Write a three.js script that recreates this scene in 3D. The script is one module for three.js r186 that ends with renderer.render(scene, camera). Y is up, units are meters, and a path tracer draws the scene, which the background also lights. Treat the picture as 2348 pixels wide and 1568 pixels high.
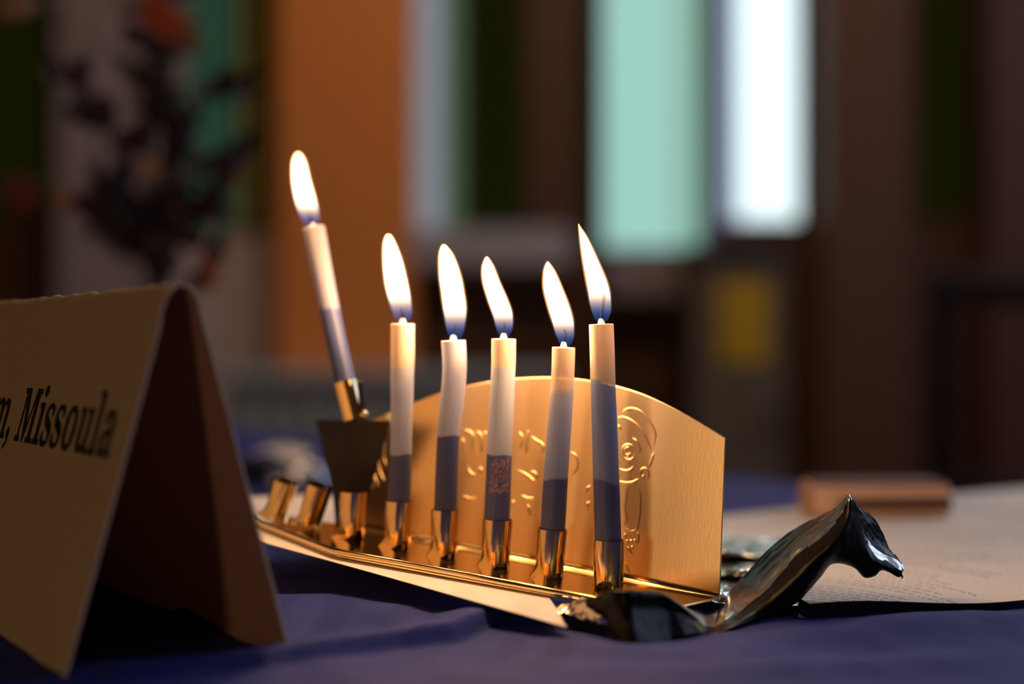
import * as THREE from 'three';
import { RoundedBoxGeometry } from 'three/addons/geometries/RoundedBoxGeometry.js';
import { mergeGeometries, toCreasedNormals, mergeVertices } from 'three/addons/utils/BufferGeometryUtils.js';
import { ImprovedNoise } from 'three/addons/math/ImprovedNoise.js';

// ───────────────────────── camera, sky, exposure ─────────────────────────
const EYE = 0.844;                                   // metres above the floor; the table top is at 0.75
const camera = new THREE.PerspectiveCamera(27.03, 2348 / 1568, 0.02, 60);
camera.position.set(0, EYE, 0);
camera.lookAt(0, EYE, -1);
camera.focus = 0.493;
camera.userData.fStop = 3.0;
camera.updateProjectionMatrix();

const scene = new THREE.Scene();
scene.background = new THREE.Color().setRGB(0.8, 0.95, 1.2);   // overcast sky behind the windows
scene.backgroundIntensity = 4;

const renderer = new THREE.WebGLRenderer({ antialias: true });
renderer.toneMapping = THREE.LinearToneMapping;
renderer.toneMappingExposure = 1.0;
renderer.shadowMap.enabled = true;

const FLAME_CD = 0.0115;                             // candela of one small flame at this exposure
const FLAME_COLOR = new THREE.Color().setRGB(1.0, 0.56, 0.25);

// ───────────────────────── helpers ─────────────────────────
const F = 3261, CX = 1174, CY = 784;
const P = (X, Y, Z) => new THREE.Vector3(X / 1000, EYE + Y / 1000, Z / 1000);      // millimetres from the lens
const at = (px, py, d) => P((px - CX) / F * d, -(py - CY) / F * d, -d);            // a point at depth d (mm)
const rgb = (r, g, b) => new THREE.Color().setRGB(r, g, b);
let seed = 7;
const rnd = () => { seed = (seed * 16807) % 2147483647; return seed / 2147483647; };
const rr = (a, b) => a + (b - a) * rnd();
const noise3 = new ImprovedNoise();
const fbm = (x, y, z, o = 4) => { let s = 0, a = 1, f = 1; for (let i = 0; i < o; i++) { s += a * noise3.noise(x * f + i * 17.3, y * f - i * 9.1, z * f + 4.7); a *= 0.5; f *= 2.03; } return s; };
const smooth = (a, b, x) => { const t = Math.min(1, Math.max(0, (x - a) / (b - a))); return t * t * (3 - 2 * t); };
const names = {};
const numbered = (n) => { const k = names[n] = (names[n] ?? -1) + 1; return k ? `${n}_${String(k).padStart(3, '0')}` : n; };
function thing(name, label, category, pos = new THREE.Vector3(), group) {
  const o = new THREE.Group(); o.name = numbered(name); o.position.copy(pos); scene.add(o);
  o.userData = { label, category }; if (group) o.userData.group = group;
  return o;
}
function part(parent, name, geo, mat) {
  const m = new THREE.Mesh(geo, mat); m.name = name; m.castShadow = m.receiveShadow = true; parent.add(m); return m;
}
function structure(name, geo, mat) {
  const m = new THREE.Mesh(geo, mat); m.name = name; m.userData = { kind: 'structure' }; m.castShadow = m.receiveShadow = true; scene.add(m); return m;
}
function box(w, h, d, x, y, z, r = 0) {
  const g = r ? new RoundedBoxGeometry(w, h, d, 2, r) : new THREE.BoxGeometry(w, h, d);
  return g.translate(x, y, z);
}
const std = (color, roughness = 0.7, o = {}) => new THREE.MeshPhysicalMaterial({ color, roughness, ...o });
function canvasTex(w, h, draw, srgb = true, repeat) {
  const c = document.createElement('canvas'); c.width = w; c.height = h; draw(c.getContext('2d'), w, h);
  const t = new THREE.CanvasTexture(c); if (srgb) t.colorSpace = THREE.SRGBColorSpace;
  t.wrapS = t.wrapT = THREE.RepeatWrapping; if (repeat) t.repeat.set(...repeat); return t;
}
function dataTex(n, fn, repeat) {
  const d = new Uint8Array(n * n * 4);
  for (let y = 0; y < n; y++) for (let x = 0; x < n; x++) { const v = fn(x / n, y / n), k = (y * n + x) * 4; for (let c = 0; c < 3; c++) d[k + c] = 255 * Math.min(1, Math.max(0, Array.isArray(v) ? v[c] : v)); d[k + 3] = 255; }
  const t = new THREE.DataTexture(d, n, n); t.magFilter = THREE.LinearFilter; t.minFilter = THREE.LinearFilter;
  t.wrapS = t.wrapT = THREE.RepeatWrapping; if (repeat) t.repeat.set(...repeat); t.needsUpdate = true; return t;
}
// a grid of points as one surface: pts[i][j] Vector3
function gridGeo(pts, uvOf, closeU = false) {
  const n = pts.length, m = pts[0].length, pos = [], uv = [], idx = [];
  for (let i = 0; i < n; i++) for (let j = 0; j < m; j++) { const p = pts[i][j]; pos.push(p.x, p.y, p.z); const q = uvOf ? uvOf(i, j, p) : [i / (n - 1), j / (m - 1)]; uv.push(q[0], q[1]); }
  for (let i = 0; i < n - 1; i++) for (let j = 0; j < m - 1; j++) { const a = i * m + j, b = a + m; idx.push(a, b, a + 1, b, b + 1, a + 1); }
  const g = new THREE.BufferGeometry(); g.setAttribute('position', new THREE.Float32BufferAttribute(pos, 3)); g.setAttribute('uv', new THREE.Float32BufferAttribute(uv, 2)); g.setIndex(idx); g.computeVertexNormals(); return g;
}
const cr = (a, b, c, d, t) => 0.5 * (2 * b + (c - a) * t + (2 * a - 5 * b + 4 * c - d) * t * t + (3 * b - a - 3 * c + d) * t * t * t);
function crRow(arr, u, get) { const n = arr.length - 1, x = Math.min(n - 1e-6, Math.max(0, u * n)), i = Math.floor(x), t = x - i, k = (q) => get(arr[Math.min(n, Math.max(0, q))]); return cr(k(i - 1), k(i), k(i + 1), k(i + 2), t); }
function crGrid(ctrl, nu, nv) {           // bicubic Catmull-Rom through a control grid of Vector3
  const out = [];
  for (let i = 0; i < nu; i++) { const u = i / (nu - 1), row = ctrl[0].map((_, j) => new THREE.Vector3(...['x', 'y', 'z'].map((c) => crRow(ctrl, u, (r) => r[j][c]))));
    const o = []; for (let j = 0; j < nv; j++) o.push(new THREE.Vector3(...['x', 'y', 'z'].map((c) => crRow(row, j / (nv - 1), (p) => p[c])))); out.push(o); }
  return out;
}
const crumple = (pts, f) => pts.map((r, i) => r.map((p, j) => { const a = pts[Math.max(0, i - 1)][j], b = pts[Math.min(pts.length - 1, i + 1)][j], c = r[Math.max(0, j - 1)], d = r[Math.min(r.length - 1, j + 1)];
  const n = b.clone().sub(a).cross(d.clone().sub(c)).normalize(); return p.clone().addScaledVector(n, f(p, i / (pts.length - 1), j / (r.length - 1))); }));
// a tube of varying radius through points
function taper(points, radii, seg = 24, sides = 16, caps = true) {
  const c = new THREE.CatmullRomCurve3(points), fr = c.computeFrenetFrames(seg, false), rows = [];
  const N0 = fr.normals, B0 = fr.binormals;
  for (let i = 0; i <= seg; i++) { const t = i / seg, p = c.getPoint(t), r = crRow(radii, t, (x) => x), row = [];
    for (let k = 0; k <= sides; k++) { const a = k / sides * Math.PI * 2; row.push(p.clone().addScaledVector(N0[i], Math.cos(a) * r).addScaledVector(B0[i], Math.sin(a) * r)); } rows.push(row); }
  if (caps) { const s = c.getPoint(0), e = c.getPoint(1); rows.unshift(rows[0].map(() => s.clone())); rows.push(rows[0].map(() => e.clone())); }
  return gridGeo(rows);
}
const merge = (l) => mergeGeometries(l.map((g) => { const q = g.index ? g.toNonIndexed() : g; for (const k of Object.keys(q.attributes)) if (!['position', 'normal', 'uv'].includes(k)) q.deleteAttribute(k); return q; }));

// ───────────────────────── materials ─────────────────────────
const grain = dataTex(256, (x, y) => 0.5 + 0.35 * fbm(x * 6, y * 60, 1, 3) + 0.12 * fbm(x * 30, y * 3, 5, 2), [1, 1]);
const M = {
  darkWood: std(rgb(0.078, 0.027, 0.009), 0.62, { bumpMap: grain, bumpScale: 0.0008 }),
  redWood: std(rgb(0.085, 0.024, 0.01), 0.6, { bumpMap: grain, bumpScale: 0.0008 }),
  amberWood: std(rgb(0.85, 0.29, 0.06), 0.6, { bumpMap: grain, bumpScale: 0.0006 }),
  blackWood: std(rgb(0.014, 0.009, 0.008), 0.65),
  plaster: std(rgb(0.38, 0.3, 0.3), 0.9),
  stone: std(rgb(0.42, 0.39, 0.42), 0.85),
  paleMetal: std(rgb(0.42, 0.46, 0.45), 0.6),
  greyPanel: std(rgb(0.14, 0.11, 0.075), 0.75),
  yellow: std(rgb(0.55, 0.34, 0.0), 0.7),
  floor: std(rgb(0.09, 0.05, 0.03), 0.5),
  ceiling: std(rgb(0.35, 0.3, 0.26), 0.9),
};
const streak = (c1, c2, k) => dataTex(128, (x, y) => { const t = Math.min(1, Math.max(0, 0.5 + 0.9 * fbm(x * 2.2 + k, y * 1.1, k, 3))); return c1.map((v, i) => Math.sqrt(v + (c2[i] - v) * t)); });
const glass = (r, g, b, map) => new THREE.MeshPhysicalMaterial({ color: rgb(Math.sqrt(r), Math.sqrt(g), Math.sqrt(b)),   // two faces tint the light twice
  roughness: 0.12, transmission: 1, thickness: 0, ior: 1.45, map: map ?? null });
const G = {
  clear: glass(0.8, 0.85, 0.85), frosted: glass(0.36, 0.37, 0.3), mint: glass(0.14, 0.178, 0.148, streak([0.8, 1, 0.82], [1, 1, 1], 3)), olive: glass(0.002, 0.0019, 0.00012),
  green: glass(0.0055, 0.0125, 0.006, streak([0.7, 1, 0.8], [1, 1, 1], 9)), mist: glass(0.085, 0.076, 0.066, streak([0.75, 0.78, 0.85], [1.0, 1.0, 1], 5)),
  sage: glass(0.02, 0.03, 0.012), amber: glass(0.04, 0.017, 0.002), mauve: glass(0.032, 0.024, 0.036), paleBlue: glass(0.16, 0.175, 0.19), leafGreen: glass(0.09, 0.145, 0.085), deepGreen: glass(0.005, 0.0075, 0.0022),
};

// ───────────────────────── the room ─────────────────────────
const BZ = -4.2;                                     // glazing plane of the back wall
const bx = (px) => (px - CX) * 4.2 / F, by = (py) => EYE - (py - CY) * 4.2 / F;
const ROOM = { x0: -4.2, x1: 3.6, z1: 3.0, h: 4.4 };
structure('floor', box(ROOM.x1 - ROOM.x0 + 0.4, 0.2, ROOM.z1 - BZ + 0.8, (ROOM.x0 + ROOM.x1) / 2, -0.1, (ROOM.z1 + BZ) / 2), M.floor);
structure('ceiling', box(ROOM.x1 - ROOM.x0 + 0.4, 0.2, ROOM.z1 - BZ + 0.8, (ROOM.x0 + ROOM.x1) / 2, ROOM.h + 0.1, (ROOM.z1 + BZ) / 2), M.ceiling);
structure('wall_left', box(0.2, ROOM.h, ROOM.z1 - BZ + 0.6, ROOM.x0 - 0.1, ROOM.h / 2, (ROOM.z1 + BZ) / 2), M.darkWood);
structure('wall_front', box(ROOM.x1 - ROOM.x0 + 0.4, ROOM.h, 0.2, (ROOM.x0 + ROOM.x1) / 2, ROOM.h / 2, ROOM.z1 + 0.1), M.darkWood);
// right wall with two tall clear windows, outside the frame
{ const y0 = 1.5, y1 = 4.1, X = ROOM.x1 + 0.1, Z0 = BZ - 0.3, Z1 = ROOM.z1 + 0.3, zs = [[-3.85, -2.35], [-2.15, -0.65]];
  const gs = [box(0.2, y0, Z1 - Z0, X, y0 / 2, (Z0 + Z1) / 2), box(0.2, ROOM.h - y1, Z1 - Z0, X, (ROOM.h + y1) / 2, (Z0 + Z1) / 2)];
  let z = Z0; for (const [a, b] of [...zs, [Z1, Z1]]) { gs.push(box(0.2, y1 - y0, a - z, X, (y0 + y1) / 2, (z + a) / 2)); z = b; }
  structure('wall_right', merge(gs), M.darkWood);
  zs.forEach(([a, b], i) => { const w = new THREE.Group(); w.name = 'window_' + (9 + i); w.userData = { kind: 'structure' }; scene.add(w); const m = (a + b) / 2, ym = (y0 + y1) / 2;
    for (const [p, q] of [[a, m], [m, b]]) part(w, 'pane', box(0.005, y1 - y0, q - p, X, ym, (p + q) / 2), glass(0.5, 0.53, 0.6));
    part(w, 'window_frame', merge([box(0.06, 0.05, b - a, X, y0 + 0.025, m), box(0.06, 0.05, b - a, X, y1 - 0.025, m), box(0.06, y1 - y0, 0.05, X, ym, a + 0.025), box(0.06, y1 - y0, 0.05, X, ym, b - 0.025), box(0.05, y1 - y0, 0.04, X, ym, m), box(0.05, 0.04, b - a, X, 2.8, m)]), M.darkWood); });
}
// back wall: openings [x0, x1, sill y], top of all at 3.5; the wall is what is left between them
const TOP = 4.1;
const openings = [
  { n: 1, x0: bx(-260), x1: bx(128), sill: by(500), panes: [[bx(-260), bx(-140), G.mint], [bx(-132), bx(128), G.olive]] },
  { n: 2, x0: bx(412), x1: bx(634), sill: by(535), panes: [[bx(412), bx(546), G.green], [bx(556), bx(574), G.amber], [bx(582), bx(634), G.olive]] },
  { n: 3, x0: bx(945), x1: bx(1205), sill: by(548), panes: [[bx(945), bx(1018), G.mist], [bx(1021), bx(1058), G.sage], [bx(1064), bx(1205), G.olive]] },
  { n: 4, x0: bx(1330), x1: bx(1640), sill: by(584), panes: [[bx(1330), bx(1376), G.olive], [bx(1382), bx(1556), G.mint], [bx(1558), bx(1606), G.leafGreen], [bx(1610), bx(1640), G.mauve]] },
  { n: 5, x0: bx(1654), x1: bx(1886), sill: by(522), panes: [[bx(1652), bx(1690), G.paleBlue], [bx(1692), bx(1830), G.frosted], [bx(1838), bx(1886), G.olive]] },
  { n: 6, x0: bx(2085), x1: bx(2262), sill: by(520), panes: [[bx(2085), bx(2222), G.olive], [bx(2228), bx(2262), G.deepGreen]] },
  { n: 7, x0: bx(2540), x1: bx(2960), sill: by(520), panes: [[bx(2540), bx(2700), G.mint], [bx(2708), bx(2960), G.clear]] },
  { n: 8, x0: bx(3080), x1: bx(3700) > 3.3 ? 3.3 : bx(3700), sill: by(520), panes: [[bx(3080), 2.85, G.clear], [2.86, 3.3, G.clear]] },
];
{ const gs = [], D = 0.22, zc = BZ - 0.02, X0 = ROOM.x0 - 0.2, X1 = ROOM.x1 + 0.2; let x = X0;
  for (const o of openings) { gs.push(box(o.x0 - x, ROOM.h, D, (x + o.x0) / 2, ROOM.h / 2, zc)); gs.push(box(o.x1 - o.x0, o.sill, D, (o.x0 + o.x1) / 2, o.sill / 2, zc)); gs.push(box(o.x1 - o.x0, ROOM.h - TOP, D, (o.x0 + o.x1) / 2, (ROOM.h + TOP) / 2, zc)); x = o.x1; }
  gs.push(box(X1 - x, ROOM.h, D, (x + X1) / 2, ROOM.h / 2, zc));
  structure('wall_back', merge(gs), M.darkWood);
  for (const o of openings) {
    const w = new THREE.Group(); w.name = 'window_' + o.n; w.userData = { kind: 'structure' }; scene.add(w);
    const h = TOP - o.sill, yc = (TOP + o.sill) / 2;
    o.panes.forEach(([a, b, m]) => part(w, 'pane', box(b - a, h, 0.005, (a + b) / 2, yc, BZ), m));
    const bars = [];
    for (let i = 1; i < o.panes.length; i++) { const a = o.panes[i - 1][1], b = o.panes[i][0]; bars.push(box(Math.max(0.004, b - a), h, 0.03, (a + b) / 2, yc, BZ)); }
    bars.push(box(o.x1 - o.x0, 0.025, 0.05, (o.x0 + o.x1) / 2, o.sill + 0.006, BZ), box(o.x1 - o.x0, 0.03, 0.05, (o.x0 + o.x1) / 2, TOP - 0.01, BZ));
    part(w, 'glazing_bar', merge(bars), M.darkWood);
  }
}
// pilasters and panels that stand on the back wall
const fx = (px, d) => (px - CX) * d / F, upright = (n, a, b, h, t, m) => structure(n, box(b - a, h, t, (a + b) / 2, h / 2, BZ + 0.09 + t / 2), m);
upright('trim_1', fx(132, 4.01), fx(414, 4.01), ROOM.h, 0.1, M.plaster);
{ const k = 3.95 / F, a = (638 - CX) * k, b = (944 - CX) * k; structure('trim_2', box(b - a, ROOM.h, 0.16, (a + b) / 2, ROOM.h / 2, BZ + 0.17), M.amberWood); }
upright('trim_3', fx(1888, 4.01), fx(2084, 4.01), ROOM.h, 0.1, std(rgb(0.1, 0.037, 0.014), 0.6));
upright('trim_4', fx(2270, 4.01), fx(2500, 4.01), ROOM.h, 0.1, M.redWood);
upright('trim_5', fx(414, 4.05), fx(640, 4.05), by(545), 0.06, std(rgb(0.62, 0.53, 0.52), 0.9));       // pale wall below the green window
structure('trim_6', box(bx(1300) - bx(945), 0.11, 0.16, (bx(945) + bx(1300)) / 2, by(580), BZ + 0.17, 0.01), M.stone);        // pale sills
structure('trim_7', box(bx(1570) - bx(1380), 0.13, 0.14, (bx(1570) + bx(1380)) / 2, by(640), BZ + 0.16, 0.01), std(rgb(0.3, 0.26, 0.3), 0.85));

// pendant lamps that light the room, above the frame
function pendant(label, x, y, z, cd) {
  const t = thing('pendant_lamp', label, 'lamp', new THREE.Vector3(x, y, z));
  part(t, 'lamp_shade', new THREE.LatheGeometry([[0.03, 0.16], [0.06, 0.15], [0.13, 0.06], [0.17, -0.04], [0.167, -0.04], [0.125, 0.055], [0.055, 0.142], [0.03, 0.15]].map(([a, b]) => new THREE.Vector2(a, b)), 40), std(rgb(0.25, 0.18, 0.1), 0.5, { side: THREE.DoubleSide }));
  part(t, 'cable', new THREE.CylinderGeometry(0.005, 0.005, ROOM.h - y - 0.15, 8).translate(0, (ROOM.h - y + 0.15) / 2, 0), M.blackWood);
  part(t, 'ceiling_rose', new THREE.CylinderGeometry(0.05, 0.06, 0.03, 24).translate(0, ROOM.h - y - 0.015, 0), M.blackWood);
  const b = part(t, 'light_bulb', new THREE.SphereGeometry(0.035, 20, 14).translate(0, -0.01, 0), new THREE.MeshStandardMaterial({ color: 0x000000, emissive: rgb(1, 0.75, 0.5), emissiveIntensity: 6 }));
  const L = new THREE.PointLight(rgb(1, 0.68, 0.4), cd, 0, 2); L.position.set(0, -0.01, 0); L.castShadow = true; L.shadow.radius = 1.6; L.name = 'bulb_light'; b.add(L);
}
pendant('pendant lamp with a brown shade hanging over the far side of the table', 0.5, 2.9, -2.3, 3.2);
{ // floor lamp on the near side of the table, outside the frame to the left
  const t = thing('floor_lamp', 'floor lamp with a glowing cream drum shade at the near left of the table', 'lamp', new THREE.Vector3(-1.15, 0, 1.35)), y = 0.96;
  part(t, 'base', new THREE.CylinderGeometry(0.14, 0.15, 0.025, 40).translate(0, 0.0125, 0), M.blackWood);
  part(t, 'pole', new THREE.CylinderGeometry(0.011, 0.011, y, 16).translate(0, y / 2, 0), M.blackWood);
  const shade = part(t, 'lamp_shade', new THREE.LatheGeometry([[0.16, -0.14], [0.165, -0.14], [0.13, 0.14], [0.125, 0.14], [0.16, -0.14]].map(([a, b]) => new THREE.Vector2(a, b + y)), 48), new THREE.MeshStandardMaterial({ color: rgb(0.7, 0.55, 0.35), emissive: rgb(1, 0.6, 0.28), emissiveIntensity: 1.2, side: THREE.DoubleSide }));
  const L = new THREE.PointLight(rgb(1, 0.62, 0.32), 1.3, 0, 2); L.position.set(0, y, 0); L.castShadow = true; L.shadow.radius = 7; L.name = 'bulb_light'; shade.add(L);
}

// ───────────────────────── furniture at the back ─────────────────────────
{ const z = -3.86, y1 = EYE - (845 - CY) * 3.86 / F;      // long low radiator behind the table
  const x0 = (505 - CX) * 3.86 / F, x1 = (1290 - CX) * 3.86 / F;
  const t = thing('radiator', 'long low pale grey radiator under the windows behind the table', 'radiator', new THREE.Vector3((x0 + x1) / 2, 0, z));
  part(t, 'top_panel', box(x1 - x0, 0.03, 0.2, 0, y1 - 0.015, 0, 0.006), std(rgb(0.5, 0.58, 0.64), 0.5));
  part(t, 'back_panel', box(x1 - x0 - 0.02, y1 - 0.16, 0.05, 0, (y1 - 0.03) / 2 + 0.06, -0.05), M.paleMetal);
  const fin = new RoundedBoxGeometry(0.06, y1 - 0.16, 0.08, 2, 0.02), n = 11;
  for (let i = 0; i < n; i++) part(t, 'fin', fin, M.paleMetal).position.set((i / (n - 1) - 0.5) * (x1 - x0 - 0.1), (y1 - 0.03) / 2 + 0.06, 0.03);
  for (const s of [-1, 1]) part(t, 'foot', box(0.05, 0.12, 0.12, s * (x1 - x0) * 0.42, 0.06, 0), M.paleMetal);
}
{ const z = -3.75, k = 3.75 / F, x0 = (1585 - CX) * k, x1 = (1800 - CX) * k, h = EYE - (560 - CY) * k;
  const t = thing('cabinet', 'tall dull grey cabinet with a yellow notice on its door', 'cabinet', new THREE.Vector3((x0 + x1) / 2, 0, z));
  const w = x1 - x0;
  part(t, 'carcass', box(w, h - 0.08, 0.32, 0, (h - 0.08) / 2 + 0.05, -0.17, 0.006), M.greyPanel);
  part(t, 'top_panel', box(w + 0.02, 0.03, 0.36, 0, h - 0.015, -0.16, 0.006), std(rgb(0.06, 0.055, 0.06), 0.6));
  part(t, 'plinth', box(w - 0.03, 0.06, 0.28, 0, 0.03, -0.17), M.blackWood);
  const d = part(t, 'door', box(w - 0.02, h - 0.16, 0.018, 0, (h - 0.08) / 2 + 0.05, 0.0, 0.004), M.greyPanel);
  part(d, 'handle', box(0.012, 0.1, 0.02, w / 2 - 0.035, 0.62, 0.018, 0.004), M.blackWood);
  part(t, 'yellow_notice', box(0.125, 0.21, 0.006, (1705 - CX) * k - (x0 + x1) / 2, EYE - (738 - CY) * k, 0.014), M.yellow);
}
{ const z = -2.3, k = 2.3 / F, x0 = (2158 - CX) * k, yt = EYE - (665 - CY) * k;       // dark chair to the right
  const t = thing('chair', 'dark wooden chair with a straight top rail standing beyond the table', 'chair', new THREE.Vector3(x0 + 0.2, 0, z));
  const leg = (h, x, zz) => box(0.036, h, 0.036, x, h / 2, zz, 0.006);
  for (const s of [-1, 1]) { part(t, 'back_post', leg(yt + 0.03, s * 0.2, 0), M.blackWood); part(t, 'leg', leg(0.44, s * 0.2, -0.4), M.blackWood); }
  part(t, 'top_rail', box(0.44, 0.055, 0.03, 0, yt, 0, 0.008), std(rgb(0.035, 0.017, 0.011), 0.6));
  part(t, 'lower_rail', box(0.38, 0.045, 0.022, 0, 0.6, 0, 0.006), M.blackWood);
  part(t, 'seat', box(0.44, 0.035, 0.44, 0, 0.455, -0.2, 0.01), M.redWood);
  for (const s of [-1, 1]) part(t, 'stretcher', box(0.02, 0.03, 0.36, s * 0.2, 0.2, -0.2), M.blackWood);
}

// ───────────────────────── table and cloth ─────────────────────────
// table axes in the ground plane: T runs along the far edge (back and to the left), N points across it (back and to the right)
const TT = new THREE.Vector2(-0.645, 0.764), NN = new THREE.Vector2(0.764, 0.645);       // (x, depth)
const tableXZ = (n, t) => [n * NN.x + t * TT.x, n * NN.y + t * TT.y];
const TN0 = -0.02, TN1 = 0.769, TT0 = -0.75, TT1 = 1.75;
{ const [cx, cz] = tableXZ((TN0 + TN1) / 2, (TT0 + TT1) / 2);
  const t = thing('table', 'long folding table hidden under the blue cloth, on four legs', 'table', new THREE.Vector3(cx, 0, -cz));
  t.rotation.y = Math.atan2(TT.y, TT.x) ;
  const L = TT1 - TT0 - 0.02, W = TN1 - TN0 - 0.02;
  part(t, 'tabletop', box(L, 0.025, W, 0, 0.7345, 0, 0.006), M.darkWood);
  for (const a of [-1, 1]) for (const b of [-1, 1]) part(t, 'leg', box(0.04, 0.722, 0.04, a * (L / 2 - 0.1), 0.361, b * (W / 2 - 0.06)), M.blackWood);
}
const weave = dataTex(64, (x, y) => { const a = (x * 8) % 1, b = (y * 8) % 1, d = (x * 8 + y * 8) % 1; return 0.35 + 0.4 * Math.abs(Math.sin(Math.PI * d)) + 0.15 * Math.sin(Math.PI * a) * Math.sin(Math.PI * b); }, [1 / 0.0052, 1 / 0.0052]);
const clothMat = std(rgb(0.016, 0.034, 0.26), 0.75, { specularIntensity: 0.6, sheen: 0.12, sheenColor: rgb(0.75, 0.6, 0.8), sheenRoughness: 0.45, bumpMap: weave, bumpScale: 0.00018 });
// creases given as polylines on the table in mm: [x, depth]
function segDist(px, pz, line) { let best = 1e9, side = 0, tt = 0; for (let i = 0; i < line.length - 1; i++) { const [ax, az] = line[i], [bx2, bz] = line[i + 1], dx = bx2 - ax, dz = bz - az, l2 = dx * dx + dz * dz, t = Math.min(1, Math.max(0, ((px - ax) * dx + (pz - az) * dz) / l2)), ex = px - ax - t * dx, ez = pz - az - t * dz, d = Math.hypot(ex, ez); if (d < best) { best = d; side = Math.sign(ez) || 1; tt = (i + t) / (line.length - 1); } } return [best, side, tt]; }
const CREASES = [
  { line: [[-110, 402], [-72, 412], [-36, 438], [-20, 448], [-8, 462], [6, 474]], h: 4.6, near: 2.6, far: 15 },
  { line: [[-112, 480], [-88, 496], [-62, 500], [-44, 490], [-24, 474]], h: 4.6, near: 18, far: 12 },
  { line: [[-92, 468], [-60, 476], [-34, 480], [-14, 486]], h: 1.2, near: 9, far: 9 },
  { line: [[-8, 462], [10, 440], [30, 428], [60, 420]], h: 2.2, near: 8, far: 16 },
  { line: [[70, 440], [110, 452], [150, 470], [200, 480]], h: 3.0, near: 14, far: 18 },
  { line: [[40, 400], [90, 408], [150, 420]], h: 2.2, near: 10, far: 14 },
];
function clothHeight(X, Z) {                // mm above the table for a point X, depth Z (mm)
  let h = 1.9 * fbm(X / 60, Z / 70, 0.3, 3) + 0.5 * fbm(X / 17 + Z / 50, Z / 22, 2.3, 2);
  for (const c of CREASES) { const [d, s, t] = segDist(X, Z, c.line), w = s > 0 ? c.far : c.near; h += 1.35 * c.h * Math.exp(-(d * d) / (w * w)) * Math.sin(Math.PI * Math.min(1, Math.max(0, 0.06 + 0.88 * t))) ** 0.5; }
  const flat = smooth(60, 20, Math.hypot((X - 10) / 1.6, Z - 520)) ;
  return h * (1 - 0.5 * flat);
}
{ const rows = [], hang = 0.26, r = 0.012;
  const axis = (a, b, fine0, fine1, step, coarse) => { const l = []; const add = (v, k) => l.push([v, k]);
    for (let k = 5; k >= 1; k--) add(a, -hang * k / 5); add(a, -0.004); let v = a + 0.012; while (v < b - 0.012) { add(v, 0); v += v > fine0 && v < fine1 ? step : coarse; } add(b - 0.012, 0); add(b, -0.004); for (let k = 1; k <= 5; k++) add(b, -hang * k / 5); return l; };
  const ns = axis(TN0, TN1, 0.1, 0.5, 0.0014, 0.012), ts = axis(TT0, TT1, 0.06, 0.58, 0.0014, 0.015);
  for (const [n, dn] of ns) { const row = []; for (const [t, dt] of ts) { const drop = Math.min(dn, dt); const [x, d] = tableXZ(n, t);
    const edge = Math.max(0, Math.min(1, Math.min(n - TN0, TN1 - n, t - TT0, TT1 - t) / 0.03));
    const h = drop < -0.002 ? 0 : clothHeight(x * 1000, d * 1000) * edge / 1000;
    const k = drop < -0.002 ? 0.004 + 0.012 * (-drop / hang) * (1 + Math.sin(n * 40) * Math.sin(t * 33)) : 0;
    const [ox, od] = dn < -0.002 && dn <= dt ? [NN.x * Math.sign(n - 0.3), NN.y * Math.sign(n - 0.3)] : [TT.x * Math.sign(t - 0.3), TT.y * Math.sign(t - 0.3)];
    row.push(new THREE.Vector3(x + ox * k, 0.7485 + 0.0015 + h + drop, -(d + od * k))); } rows.push(row); }
  const g = gridGeo(rows, (i, j) => [ns[i][0] + Math.min(0, ns[i][1]), ts[j][0] + Math.min(0, ts[j][1])]);
  const m = new THREE.Mesh(g, clothMat); m.name = 'tablecloth'; m.castShadow = m.receiveShadow = true; scene.add(m);
  m.userData = { label: 'creased dark blue cloth spread over the whole table', category: 'tablecloth' };
}

// ───────────────────────── the menorah ─────────────────────────
const MB = new THREE.Matrix4().makeBasis(new THREE.Vector3(0.8862, -0.101, 0.4521), new THREE.Vector3(0.0901, 0.9949, 0.0457), new THREE.Vector3(-0.4544, 0.0002, 0.8908));
MB.setPosition(P(33.6, -85, -494));
const mp = (x, y, z) => new THREE.Vector3(x / 1000, y / 1000, z / 1000);
const goldNoise = dataTex(256, (x, y) => 0.5 + 0.3 * fbm(x * 90, y * 14, 3, 2) + 0.2 * fbm(x * 30, y * 30, 8, 3), [22, 22]);
const gold = new THREE.MeshPhysicalMaterial({ color: rgb(0.95, 0.7, 0.37), metalness: 1, roughness: 0.13 });
const goldSatin = new THREE.MeshPhysicalMaterial({ color: rgb(0.93, 0.66, 0.36), metalness: 1, roughness: 0.31, bumpMap: goldNoise, bumpScale: 0.000012, side: THREE.DoubleSide });
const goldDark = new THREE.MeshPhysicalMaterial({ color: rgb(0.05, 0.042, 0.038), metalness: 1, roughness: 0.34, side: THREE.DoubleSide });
const LEAN = 0.085;
const menorah = thing('menorah', 'low gold tin candle holder with an arched embossed back plate and rolled cups', 'menorah');
menorah.position.setFromMatrixPosition(MB); menorah.quaternion.setFromRotationMatrix(MB);
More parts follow.
